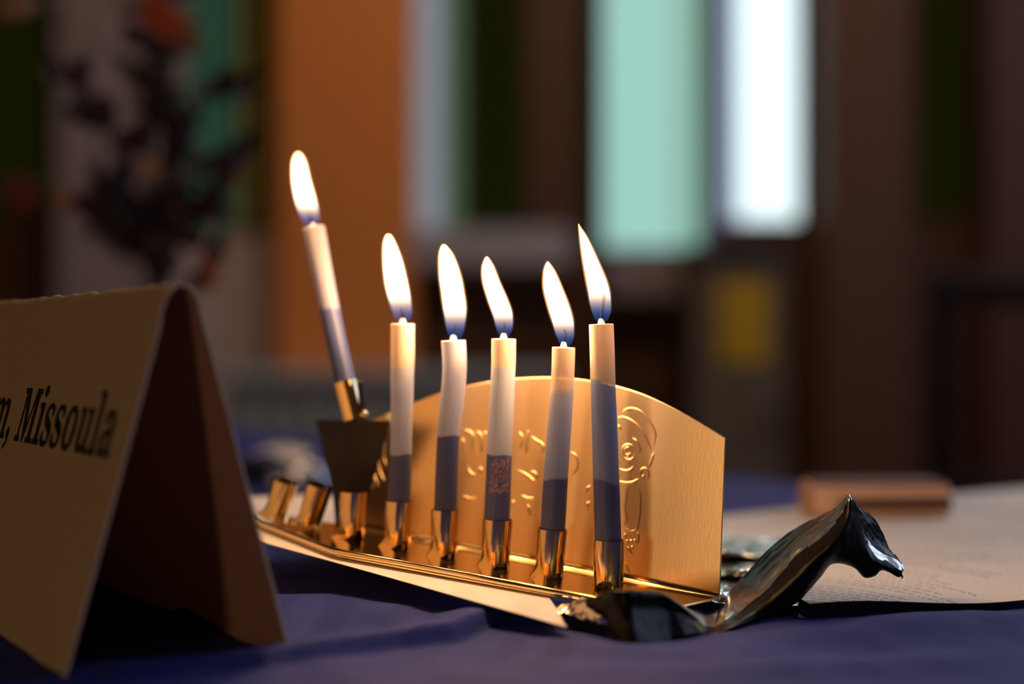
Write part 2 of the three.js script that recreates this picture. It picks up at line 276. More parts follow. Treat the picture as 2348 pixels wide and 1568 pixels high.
{ // tray outline in local mm (x along the row, z towards the camera)
  const o = [[33.6, -21], [27.5, 11], [23, 20], [19, 22], [-4, 23.5], [-53, 27.5], [-92, 29.5], [-98, 28], [-145, 8], [-152, 2], [-153, -12], [-150, -16], [-122, -21]];
  const sh = new THREE.Shape(o.map(([x, z]) => new THREE.Vector2(x / 1000, -z / 1000)));
  const g = new THREE.ExtrudeGeometry(sh, { depth: 0.0005, bevelEnabled: true, bevelThickness: 0.0002, bevelSize: 0.0002, bevelSegments: 1 }); g.rotateX(-Math.PI / 2).translate(0, -0.0012, 0);
  part(menorah, 'tray', g, gold);
  const rim = [[24, 19.5], [20, 22], [-4, 23.8], [-53, 27.8], [-90, 29.6], [-96, 28.6], [-145, 8.4], [-152.5, 2], [-153.5, -12], [-149, -16.5]].map(([x, z]) => mp(x, 0.4 + 0.25 * Math.sin(x * 0.21), z));
  part(menorah, 'rolled_rim', new THREE.TubeGeometry(new THREE.CatmullRomCurve3(rim, false, 'catmullrom', 0.1), 160, 0.0013, 12), gold);
  // back plate: outline in its own plane
  const arc = [[33.4, -1.4], [30.8, 54.4], [19.6, 59.1], [9.4, 62.9], [-0.9, 65.9], [-13.1, 67.9], [-27, 68.6], [-43, 67.5], [-59.2, 64.6], [-76.3, 60], [-86.9, 56.1], [-96.3, 51.7], [-105.8, 47.2], [-116, 41.8], [-119, -0.5]];
  const top = new THREE.CatmullRomCurve3(arc.slice(1, -1).map(([x, y]) => new THREE.Vector3(x, y, 0)), false, 'centripetal').getPoints(60);
  const ps = new THREE.Shape([new THREE.Vector2(33.4, -1.4), ...top.map((p) => new THREE.Vector2(p.x, p.y)), new THREE.Vector2(-119, -0.5)].map((v) => v.multiplyScalar(0.001)));
  const pg = new THREE.ExtrudeGeometry(ps, { depth: 0.0004, bevelEnabled: true, bevelThickness: 0.00025, bevelSize: 0.00025, bevelSegments: 2, curveSegments: 4 }); pg.translate(0, 0, -0.0207);
  // the plate leans back a little from its foot
  const lean = new THREE.Matrix4().makeTranslation(0, 0, -0.0202).multiply(new THREE.Matrix4().makeRotationX(-LEAN)).multiply(new THREE.Matrix4().makeShear(0, 0, -LEAN * 0.51, 0, 0, 0)).multiply(new THREE.Matrix4().makeTranslation(0, 0, 0.0202));
  const plate = part(menorah, 'back_plate', pg.applyMatrix4(lean), goldSatin);
  const bend = []; for (let i = 0; i <= 60; i++) { const x = 33.2 - i / 60 * 152, row = []; for (let k = 0; k <= 8; k++) { const a = k / 8 * Math.PI / 2; row.push(mp(x, 1.6 - 2.6 * Math.sin(a) + (x > 0 ? -x * 0.02 : 0), -19.9 + 2.6 * (1 - Math.cos(a)))); } bend.push(row); }
  part(menorah, 'plate_bend', gridGeo(bend), gold);
  // raised outlines pressed into the plate
  const stroke = (pts, r) => { const c = new THREE.CatmullRomCurve3(pts.map(([x, y]) => mp(x, y, -20.4)), false, 'centripetal'); return taper(c.getPoints(Math.max(8, pts.length * 3)), [r * 0.55, r, r, r, r * 0.55].map((v) => v / 1000), Math.max(10, pts.length * 4), 8); };
  const E = {
    embossed_figure: [[[-9.1,57.9],[-7.6,59.8],[-5,60.6],[-1.5,59.8],[1.7,57.1],[4.5,53.1],[4.6,50],[4.5,46.3]],[[-10.7,56.1],[-9.3,56.9],[-6.6,56.7],[-3.1,55.2],[0.3,51.9],[2.6,48.5],[4.5,46]],[[-10.5,53.6],[-9.3,53.3],[-8.8,52]],[[-3.9,50.1],[-2.1,48.8],[-0.8,46.2],[-1,44.9]],[[-2.5,45],[-2.9,43.1],[-4.3,42],[-6,42.1],[-7.3,43.4],[-7.5,45.3],[-6.5,46.9],[-4.9,47.4],[-3.3,46.7],[-2.5,45]],[[-4.2,45.1],[-4.4,44.2],[-5,43.6],[-5.9,43.7],[-6.5,44.3],[-6.5,45.2],[-6.1,46],[-5.3,46.3],[-4.6,45.9],[-4.2,45.1]],[[-5.8,42.8],[-5,42.5]],[[-8.4,38.5],[-6.7,37.8],[-4.7,38],[-3.1,39],[-2.9,39.9]],[[4.8,46],[4.1,43.1],[3.2,39.9]],[[0.6,36.2],[0.3,37.5],[0.5,38.7],[1.2,39.6],[2.2,39.7],[3,39],[3.4,37.7],[3.3,36.4],[2.6,35.5]],[[1.2,36.2],[1.8,37.4]],[[-8.3,33.8],[-5.6,33.5],[-2.3,34.2],[0.1,36]],[[-4.4,33.1],[-4.5,29.4],[-4.6,24.3],[-3.6,20.7],[-4.6,17.4]],[[-0.6,34],[0.8,30.2],[1.2,25.2],[1,20.2],[0.4,17.6],[-1.2,16.8],[-2.9,17.1],[-4,17.8]],[[-3.6,15.6],[-3.5,13.2]],[[-2.8,13.4],[-2.3,12]],[[-1.2,13.8],[-0.8,12.3]],[[0.1,14.1],[0.7,12.5]],[[1,16.7],[1.5,14.6],[1,12]],[[-2.3,11.1],[-0.4,8]],[[-0.8,11.6],[0,10.2]],[[-2.8,5.1],[-1.4,2.9],[-0.2,1.7]],[[-18.2,30.8],[-20,29.2],[-19.7,27.7],[-18.2,27]],[[-18,24.8],[-19.5,23.6],[-18.7,21.8],[-16.9,20.8]],[[-28.3,41.8],[-26.1,40.8],[-24.7,38.3],[-25.2,35.2],[-27.1,32.7]]],
    embossed_lettering: [[[-74.9,43.1],[-71.9,43.7],[-69.9,43],[-69.3,40],[-69.2,36]],[[-73.6,40.6],[-73.3,35]],[[-68.6,43.9],[-66.8,43.7],[-65.7,41.9],[-65.5,36.7],[-67.8,36.1]],[[-64.9,44.2],[-63.4,43.5]],[[-49.9,46.2],[-48.7,45],[-48.2,42.4],[-48.9,39.7]],[[-46.2,47.3],[-46.3,43.1],[-46.1,38.7]],[[-44.5,45.3],[-42.5,44],[-39.9,43],[-39.1,41.5],[-39.9,39.1]],[[-70.4,30.9],[-69.6,28.6],[-67.5,27.5],[-65.3,28.4],[-64.3,30],[-66,30.7]],[[-49.3,32.2],[-46.6,31.2],[-44.1,30.2],[-41.9,29.1],[-40.9,30.9],[-42.6,32.2],[-44.3,31.4]],[[-46.7,22.8],[-44.2,22.1],[-41.1,22.5]],[[-43.5,19.8],[-42,15.6]],[[-71.5,19],[-68.3,18.2],[-65.3,18.9]],[[-50,20.5],[-49,18.5]]],
    embossed_branches: [[[-116.6,31.6],[-116.6,25.6],[-114.8,19.9],[-111.8,15]],[[-114.2,32.6],[-114,26],[-111.9,20.3],[-109.1,16.1]],[[-111.1,33.6],[-111,27.1],[-109.2,22],[-106.5,18.8]],[[-108.5,34.7],[-108.5,28.8],[-106.6,24.4]]],
  };
  for (const [k, l] of Object.entries(E)) part(plate, k, merge(l.map((p) => stroke(p, k === 'embossed_figure' ? 0.66 : 0.72))).applyMatrix4(lean), goldSatin);
  // rolled cups: a slit tube with a flared tab at the front left and a lifted lip at the front right
  const cupGeo = (R, H) => { const rows = [], nt = 72, nh = 22, out = [], inn = [];
    for (let i = 0; i <= nt; i++) { const a = -Math.PI * 0.97 + i / nt * Math.PI * 1.94, o = [], n = [];           // a = 0 faces the camera, + to its right
      const lift = 3.3 * smooth(-0.15, 1.0, a) * (1 - smooth(1.4, 1.75, a)), flare = Math.exp(-(((a + 0.95) / 0.34) ** 2));
      for (let j = 0; j <= nh; j++) { const v = j / nh, y = lift + (H - lift) * v, f = flare * 3.2 * Math.max(0, 1 - y / 6.5) ** 2.4, r = R + f + 0.1 * Math.sin(a * 2 + y * 0.2) + 0.12 * v * v; o.push(mp(r * Math.sin(a), y, r * Math.cos(a))); n.push(mp((r - 0.35) * Math.sin(a), y, (r - 0.35) * Math.cos(a))); }
      rows.push([...o, ...n.reverse(), o[0].clone()]); }
    const g = gridGeo(rows); return toCreasedNormals(g, 0.7); };
  const cups = [[0,0,-1.6,16.3,5.15],[-23.1,-1,-23.4,16.6,5.15],[-44.6,-1.2,-45.3,16.6,5.25],[-66.1,-0.9,-67.3,16.6,4.95],[-86.4,-0.2,-87.2,16.8,4.95],[-107,0.3,-107.9,17.2,4.95],[-127.3,0.6,-123.5,17.4,4.8],[-142.8,1.6,-139.5,16.7,4.8]];
  cups.forEach(([x0, y0, x1, y1, R], i) => { const H = Math.hypot(x1 - x0, y1 - y0); const m = part(menorah, 'candle_cup', cupGeo(R, H + 0.6), gold); m.position.copy(mp(x0, y0 - 0.6, 0)); m.rotation.order = 'ZYX'; m.rotation.z = -Math.atan2(x1 - x0, y1 - y0); m.rotation.y = [0.3, 0.02, 0, 0.02, 0, 0.1, -0.05, -0.1][i] - (i ? 0 : 1.2); });
}
{ // bracket of the ninth cup: a folded tab that turns its face away from the flames, world mm
  const tl = at(724, 962, 569), tr = at(892, 965, 541), bl = at(762, 1126, 563), br = at(845, 1130, 549);
  const ctrl = [[tl, tl.clone().lerp(tr, 0.5).add(P(0, 0, 3).sub(P(0, 0, 0))), tr], [bl.clone().lerp(tl, 0.5), tl.clone().lerp(br, 0.5), br.clone().lerp(tr, 0.5)], [bl, bl.clone().lerp(br, 0.5), br], [bl.clone().add(mp(2, -14, 6)), bl.clone().lerp(br, 0.5).add(mp(0, -16, 6)), br.clone().add(mp(-2, -17, 6))]];
  const inv = MB.clone().invert(), G1 = crGrid(ctrl, 18, 14);
  const front = G1, back = G1.map((r) => r.map((p) => p.clone().add(mp(0.35, 0, -0.4))));
  const g = mergeGeometries([gridGeo(front), gridGeo(back)]).applyMatrix4(inv);
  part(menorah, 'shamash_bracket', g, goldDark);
  // its cup
  const b = at(813, 962, 553), t = at(791, 876, 555), d = t.clone().sub(b), H = d.length();
  const rows = []; for (let i = 0; i <= 48; i++) { const a = 0.85 + i / 48 * (Math.PI * 2 - 0.25), r = 0.0046, o = [], n = []; for (let j = 0; j <= 10; j++) { const v = j / 10; o.push(new THREE.Vector3(r * Math.sin(a), v * H, r * Math.cos(a))); n.push(new THREE.Vector3((r - 0.0004) * Math.sin(a), v * H, (r - 0.0004) * Math.cos(a))); } rows.push([...o, ...n.reverse(), o[0].clone()]); }
  const cg = toCreasedNormals(gridGeo(rows), 0.7); cg.applyQuaternion(new THREE.Quaternion().setFromUnitVectors(new THREE.Vector3(0, 1, 0), d.normalize())).translate(b.x, b.y, b.z);
  part(menorah, 'shamash_cup', cg.applyMatrix4(inv), gold);
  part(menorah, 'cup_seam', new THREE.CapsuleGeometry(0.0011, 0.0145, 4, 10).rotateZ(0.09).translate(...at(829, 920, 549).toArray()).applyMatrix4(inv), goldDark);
  part(menorah, 'seam_bead', new THREE.SphereGeometry(0.0016, 16, 12).translate(...at(835, 949, 548).toArray()).applyMatrix4(inv), new THREE.MeshPhysicalMaterial({ color: rgb(0.9, 0.8, 0.5), metalness: 1, roughness: 0.12 }));
}

// ───────────────────────── candles ─────────────────────────
// wax colours are bands of dip-dyed wax; fl rows are [x, y, half width] of the flame in mm
const flameEmit = (() => { const n = 128, d = new Uint8Array(n * 4); const stops = [[0, 0.008, 0.02, 0.07], [0.06, 0.015, 0.03, 0.07], [0.12, 0.12, 0.095, 0.09], [0.2, 0.32, 0.21, 0.13], [0.3, 0.75, 0.55, 0.35], [0.4, 1, 0.78, 0.52], [0.8, 1, 0.8, 0.52], [1, 1, 0.66, 0.3]];
  for (let i = 0; i < n; i++) { const v = i / (n - 1); let k = 0; while (k < stops.length - 2 && v > stops[k + 1][0]) k++; const a = stops[k], b = stops[k + 1], t = (v - a[0]) / (b[0] - a[0]); for (let c = 0; c < 3; c++) d[i * 4 + c] = 255 * (a[c + 1] + (b[c + 1] - a[c + 1]) * t); d[i * 4 + 3] = 255; }
  const t = new THREE.DataTexture(d, 1, n); t.magFilter = THREE.LinearFilter; t.minFilter = THREE.LinearFilter; t.needsUpdate = true; return t; })();
const ramp = (stops) => { const n = 128, d = new Uint8Array(n * 4); for (let i = 0; i < n; i++) { const v = i / (n - 1); let k = 0; while (k < stops.length - 2 && v > stops[k + 1][0]) k++; const a = stops[k], b = stops[k + 1]; d.fill(255 * (a[1] + (b[1] - a[1]) * Math.min(1, Math.max(0, (v - a[0]) / (b[0] - a[0])))), i * 4, i * 4 + 3); d[i * 4 + 3] = 255; } const t = new THREE.DataTexture(d, 1, n); t.magFilter = THREE.LinearFilter; t.minFilter = THREE.LinearFilter; t.needsUpdate = true; return t; };
const flameMat = new THREE.MeshPhysicalMaterial({ name: 'flame', color: 0x000000, roughness: 1, specularIntensity: 0, emissive: 0xffffff, emissiveIntensity: 5, emissiveMap: flameEmit, transparent: true, alphaMap: ramp([[0, 0.02], [0.08, 0.06], [0.16, 0.22], [0.28, 0.55], [0.42, 0.9], [1, 0.9]]) });
const mantleMat = new THREE.MeshPhysicalMaterial({ name: 'flame mantle', color: 0x000000, roughness: 1, specularIntensity: 0, emissive: rgb(1, 0.42, 0.1), emissiveIntensity: 1.6, transparent: true, alphaMap: ramp([[0, 0], [0.25, 0.02], [0.45, 0.2], [0.9, 0.3], [1, 0.12]]) });
const blueMat = new THREE.MeshPhysicalMaterial({ name: 'flame base', color: 0x000000, roughness: 1, specularIntensity: 0, emissive: rgb(0.1, 0.3, 1), emissiveIntensity: 0.8, transparent: true, alphaMap: ramp([[0, 0.06], [0.1, 0.15], [0.25, 0.14], [0.42, 0.0], [1, 0]]) });
const wickMat = std(rgb(0.006, 0.004, 0.003), 0.95, { specularIntensity: 0.2 });
function flameGeo(fl, Z, base, k, grow) {
  const n = 40, sides = 28, y1 = fl[0][1], y0 = fl[fl.length - 1][1], rows = [];
  const src = [[fl[0][0] - 0.05, y1 + 0.5 + grow, 0.001], ...fl.map((f, i) => [f[0], f[1] + (i === 0 ? grow * 0.6 : 0), f[2] * k + (i ? grow : grow * 0.5)]), [fl[fl.length - 1][0], y0 - 1.1, 0.6 * k]];
  for (let i = 0; i <= n; i++) { const u = i / n, x = crRow(src, u, (s) => s[0]), y = crRow(src, u, (s) => s[1]), r = Math.max(0.01, crRow(src, u, (s) => s[2])), row = [];
    for (let q = 0; q <= sides; q++) { const a = q / sides * Math.PI * 2; row.push(P(x + r * Math.cos(a), y, Z + r * 0.85 * Math.sin(a)).sub(base)); } rows.push(row); }
  return gridGeo(rows, (i, j, p) => [0.5, Math.min(1, Math.max(0, ((p.y + base.y - EYE) * 1000 - y0) / (y1 - y0)))]);
}
function candle(label, ax, fl, bands, wick, opt = {}) {
  const base = P(...ax[ax.length - 1]);
  const t = thing('candle', label, 'candle', base, 'six lit candles in the gold menorah');
  const pts = ax.map((a) => P(a[0], a[1], a[2]).sub(base)).reverse(), rad = ax.map((a) => a[3] / 1000).reverse();
  const H = pts[pts.length - 1].y, topR = rad[rad.length - 1], top = pts[pts.length - 1];
  const curve = new THREE.CatmullRomCurve3(pts, false, 'centripetal'), rows = [], n = 90, sides = 40, sd = ax[0][0];
  const dir = curve.getTangent(1);
  for (let i = 0; i <= n; i++) { const u = i / n, p = curve.getPoint(u), tan = curve.getTangent(u), q = new THREE.Quaternion().setFromUnitVectors(new THREE.Vector3(0, 1, 0), tan), row = [];
    const r0 = crRow(rad, Math.min(1, Math.max(0, p.y / H)), (x) => x);
    for (let k = 0; k <= sides; k++) { const a = k / sides * Math.PI * 2, w = r0 * (1 + 0.022 * fbm(Math.sin(a) * 0.8 + sd, u * 5, Math.cos(a) * 0.8, 3)); row.push(new THREE.Vector3(-w * Math.sin(a), 0, -w * Math.cos(a)).applyQuaternion(q).add(p)); }
    rows.push(row); }
  const cap = (p, rs, hs, q) => rs.map((r, i) => rows[0].map((_, k) => { const a = k / sides * Math.PI * 2; return new THREE.Vector3(-r * Math.sin(a), hs[i], -r * Math.cos(a)).applyQuaternion(q).add(p); }));
  const qt = new THREE.Quaternion().setFromUnitVectors(new THREE.Vector3(0, 1, 0), dir);
  rows.push(...cap(top, [topR * 1.0, topR * 0.96, topR * 0.85, topR * 0.5, topR * 0.3, topR * 0.26, topR * 0.17, 0.00001], [0.0001, 0.0003, 0.00025, 0.0, 0.0003, 0.0012, 0.0022, 0.0024], qt));
  rows.unshift(rows[0].map(() => pts[0].clone()));
  const tot = rows.length - 1;
  const map = canvasTex(256, 1024, (c, w, h) => { // v = 0 at the foot; u = 0.5 faces the camera
    const tilt = opt.tilt ?? 0;
    for (let x = 0; x < w; x++) { const s = Math.sin((x / w - 0.5) * 2 * Math.PI);
      const g = c.createLinearGradient(0, 0, 0, h); for (const [v, col, slant = 1] of bands) g.addColorStop(Math.min(1, Math.max(0, 1 - v + tilt * slant * s + 0.004 * Math.sin(s * 3 + sd))), col); c.fillStyle = g; c.fillRect(x, 0, 1, h); }
    const sc = (n2, v0, v1, u0, u1, cols, l) => { for (let i = 0; i < n2; i++) { c.globalAlpha = rr(0.5, 1); c.strokeStyle = cols[Math.floor(rnd() * cols.length)]; c.lineWidth = rr(0.8, 3); const x = rr(u0, u1) * w, y = h - rr(v0, v1) * h; c.beginPath(); c.moveTo(x, y); c.lineTo(x + rr(-l, l), y + rr(-l, l) * 2); c.stroke(); } c.globalAlpha = 1; };
    if (opt.scuff) { sc(520, opt.scuff[0], opt.scuff[1], 0.385, 0.645, ['#e2ab9c', '#cf9a94', '#b98a90', '#efbcab'], 7); sc(60, opt.scuff[0] + 0.02, opt.scuff[1] - 0.03, 0.4, 0.62, ['#3a4478'], 6); }
    c.globalAlpha = 0.5; sc(opt.specks ?? 12, 0.0, 0.4, 0.3, 0.7, ['#8f96b8', '#aeb2c8'], 2);
  });
  const g = gridGeo(rows, (i, j, p) => [j / sides, Math.min(0.999, Math.max(0.001, p.y / H))]);
  part(t, 'wax', g, new THREE.MeshPhysicalMaterial({ map, roughness: 0.42, transmission: opt.trans ?? 0.38, thickness: 0, specularIntensity: 0.8, clearcoat: 0.15, clearcoatRoughness: 0.4 }));
  const Z = ax[0][2], wp = wick.map(([x, y]) => P(x, y, Z).sub(base));
  part(t, 'wick', taper(wp, [0.00065, 0.0006, 0.00055, 0.0003], 20, 10), wickMat);
  const f = part(t, 'flame', flameGeo(fl, Z, base, 0.93, 0), flameMat);
  part(f, 'flame_mantle', flameGeo(fl, Z, base, 1.0, 0.32), mantleMat); part(f, 'flame_base', flameGeo(fl, Z, base, 1.0, 0.02), blueMat);
  for (const m of [f, ...f.children]) m.castShadow = false;
  const mid = fl[3].map((v, i) => 0.5 * (v + fl[2][i])), L = new THREE.PointLight(FLAME_COLOR, FLAME_CD * (opt.power ?? 1), 0, 2);
  L.position.copy(P(mid[0], mid[1], Z).sub(base)); L.castShadow = true; L.shadow.radius = 0.3; L.shadow.bias = -0.0005; L.name = 'flame_light'; f.add(L);
}
const WHITE = '#f4e6d6', DEEP = '#626ca6';
candle('candle in front of the embossed child figure, with a long bent wick', [[31.1,5.9,-495.3,4.33],[31.7,-14.4,-495,4.4],[32.8,-48.5,-494.4,4.55],[33.3,-68.8,-494.1,4.62],[33.6,-83.2,-494,4.62]],
  [[23.31,40.55,0.23],[24.91,36.3,1.37],[26.96,29.47,2.66],[29.24,21.87,3.72],[30.3,17.31,4.02],[30.68,14.28,3.95],[31.06,10.94,3.42],[31.21,7.75,2.2]],
  [[1, WHITE], [0.782, WHITE], [0.77, '#a4b8e8'], [0.62, '#9fb2e2'], [0.395, '#97aade'], [0.385, DEEP], [0, DEEP]], [[31.3, 6.5], [31.4, 11], [32.0, 15], [31.5, 18.5], [29.4, 20.8]], { tilt: 0.012, specks: 40 });
candle('candle between the scuffed one and the long-wicked one, white specks on its foot', [[18.2,-2.2,-501.9,4.08],[17.8,-14.6,-502.1,4.16],[15.4,-48.8,-503.3,4.32],[14.4,-66.1,-503.8,4.4],[12.7,-83,-504.7,4.41]],
  [[12.62,27.86,0.62],[13.16,24.93,2.08],[14.39,19.08,3.46],[16.31,12.93,4],[17.85,7.54,4],[18.47,4,3.54],[18.85,1.39,2.85],[18.85,-0.77,1.92]],
  [[1, WHITE], [0.825, WHITE], [0.80, '#cfd8f0'], [0.6, '#bccaec'], [0.435, '#adbde8'], [0.425, DEEP], [0, DEEP]], [[18.3, -1.8], [18.5, 0.8], [18.9, 3], [18.4, 4.6]], { tilt: -0.008, specks: 26 });
candle('candle with a pink scuffed patch on its dark blue foot', [[-3,0.8,-512.7,4.4],[-3.1,-8.5,-512.8,4.4],[-4.6,-41.1,-513.5,4.57],[-5.5,-63.7,-514,4.65],[-6.5,-80.6,-514.4,4.65]],
  [[-9.04,30.19,0.71],[-8.65,27.04,2.2],[-7.55,21.85,3.14],[-5.27,15.56,3.69],[-3.62,10.85,3.77],[-2.99,7.7,3.46],[-2.75,5.03,2.91],[-2.75,2.36,1.81]],
  [[1, WHITE], [0.885, WHITE], [0.87, '#dde3f4'], [0.495, '#d5dcf0'], [0.485, DEEP], [0, DEEP]], [[-2.9, 1.4], [-2.8, 4], [-2.6, 6], [-2.9, 7.2]], { tilt: 0.006, scuff: [0.33, 0.475] });
candle('lavender candle without a white top, dark blue from the middle down', [[-21.5,0.2,-522.1,4.56],[-21.1,-10.6,-521.9,4.4],[-23.4,-35.1,-523.1,4.17],[-24.4,-61.2,-523.6,4.25],[-25.4,-77.6,-524.1,4.26]],
  [[-24.98,35.22,0.96],[-24.18,31.86,2.72],[-22.81,24.66,4.08],[-21.77,18.25,4.32],[-21.05,12.65,4.4],[-20.81,8.65,4],[-20.81,4.64,3.2],[-20.73,1.76,2.16]],
  [[1, '#e4e2f0'], [0.8, '#dce1f3'], [0.56, '#ccd6f0'], [0.55, DEEP], [0, DEEP]], [[-21.4, 0.8], [-21.2, 3.4], [-20.9, 5.4], [-21.1, 6.6]], {});
candle('white topped candle standing just beside the dark folded bracket', [[-40.9,6.5,-532,4.49],[-41,-10.8,-532,4.41],[-41.6,-42.6,-532.4,4],[-42.3,-59.1,-532.7,4.25],[-43.3,-75.2,-533.2,4.25]],
  [[-46.17,39.81,1.14],[-45.76,36.54,2.53],[-44.62,30.02,3.83],[-43.4,22.68,4.4],[-42.25,16.97,4.4],[-41.36,12.89,4],[-40.87,10.11,3.34],[-40.79,7.34,2.12]],
  [[1, WHITE], [0.805, WHITE], [0.795, '#dbe2f4'], [0.41, '#cbd6f0'], [0.40, DEEP], [0, DEEP]], [[-40.8, 7], [-40.9, 9.6], [-41.2, 11.6], [-41.6, 12.8]], {});
candle('leaning candle raised above the others on the dark folded bracket', [[-78.4,44.8,-562.4,4.4],[-71.8,13.4,-559,4.03],[-65.3,-15,-555.7,3.92],[-62.9,-25.5,-554.5,3.91]],
  [[-84.51,74.5,1.21],[-84.25,71.4,2.85],[-83.47,64.5,3.79],[-82.18,58.46,4.23],[-80.88,53.29,4.31],[-79.94,49.84,3.88],[-79.51,47.6,3.28],[-79.33,45.7,2.24]],
  [[1, '#cfc7d0'], [0.56, '#b4b7d2'], [0.535, '#6470a8'], [0, '#4c588f']], [[-78.6, 45.2], [-79.2, 47.4], [-79.8, 49.4], [-80.3, 50.6]], { trans: 0.3 });

// ───────────────────────── papers ─────────────────────────
const paperMat = std(rgb(0.8, 0.74, 0.73), 0.8);
function sheet(fn, nu, nv) { const a = []; for (let i = 0; i <= nu; i++) { const r = []; for (let j = 0; j <= nv; j++) r.push(fn(i / nu, j / nv)); a.push(r); } const b = a.map((r) => r.map((p) => p.clone().add(mp(0, -0.25, 0)))); const top = gridGeo(a), bot = gridGeo(b); return mergeGeometries([top, bot]); }
{ // white sheet that the menorah stands on, bowed up under it
  const A = [17, -440], B = [-160, -583], dn = [0.764, -0.645], ln = 190;
  const g = sheet((s, w) => { const d = w * ln, q = smooth(0, 0.6, s), x = A[0] + (B[0] - A[0]) * s + (-0.12 + (dn[0] + 0.12) * q) * d, z = A[1] + (B[1] - A[1]) * s + (-0.98 + (dn[1] + 0.98) * q) * d;
    const lx = (x - 33.6) * 0.8862 + (z + 494) * 0.4521, tray = -85 - 0.101 * lx - 1.75, front = Math.max(-90, -85 - 0.101 * ((A[0] + (B[0] - A[0]) * s - 33.6) * 0.8862 + (A[1] + (B[1] - A[1]) * s + 494) * 0.4521) - 2.2);
    let y = front + (tray - front) * smooth(2, 14, d); y = y + (-92.3 - y) * smooth(95, 150, d); return P(x, Math.max(-92.3, y), z); }, 60, 60);
  const m = part(scene, 'paper_sheet', g, paperMat); m.name = numbered('paper_sheet'); m.userData = { label: 'blank white paper sheet lying under the gold menorah', category: 'paper' };
}
{ const A = at(1855, 1393, 486), B = P(190, -88.8, -500), C = P(330, -92.4, -905), D = P(95, -92.4, -745);
  const print = canvasTex(1024, 1536, (c, w, h) => { c.fillStyle = '#fbf5f0'; c.fillRect(0, 0, w, h); c.fillStyle = 'rgba(60,55,60,0.55)';
    c.translate(w * 0.2, h * 0.42); c.rotate(Math.atan2(292, 430));
    for (let row = 0; row < 44; row++) { if (row % 9 === 8) continue; let x = 0; const y = -620 + row * 34, end = rr(640, 900); while (x < end) { const l = rr(10, 46); for (let q = 0; q < l; q += 6) c.fillRect(x + q, y + rr(-1.5, 1.5), 3.5, rr(6, 13)); x += l + 12; } } });
  const g = sheet((u, v) => { const p = A.clone().lerp(B, u), q = D.clone().lerp(C, u), r = p.lerp(q, v); r.y += 0.0016 * Math.sin(u * 5 + 1) * Math.exp(-v * 5) - 0.0 * v; const f = EYE - 0.0922; if (v > 0.12) r.y = Math.max(f, r.y - (r.y - f) * smooth(0.12, 0.5, v)); return r; }, 60, 60);
  const m = part(scene, 'paper_sheet', g, std(rgb(1, 1, 1), 0.8, { map: print })); m.name = numbered('paper_sheet'); m.userData = { label: 'white printed page with faint grey lines of text, beside the black foil', category: 'paper' };
}

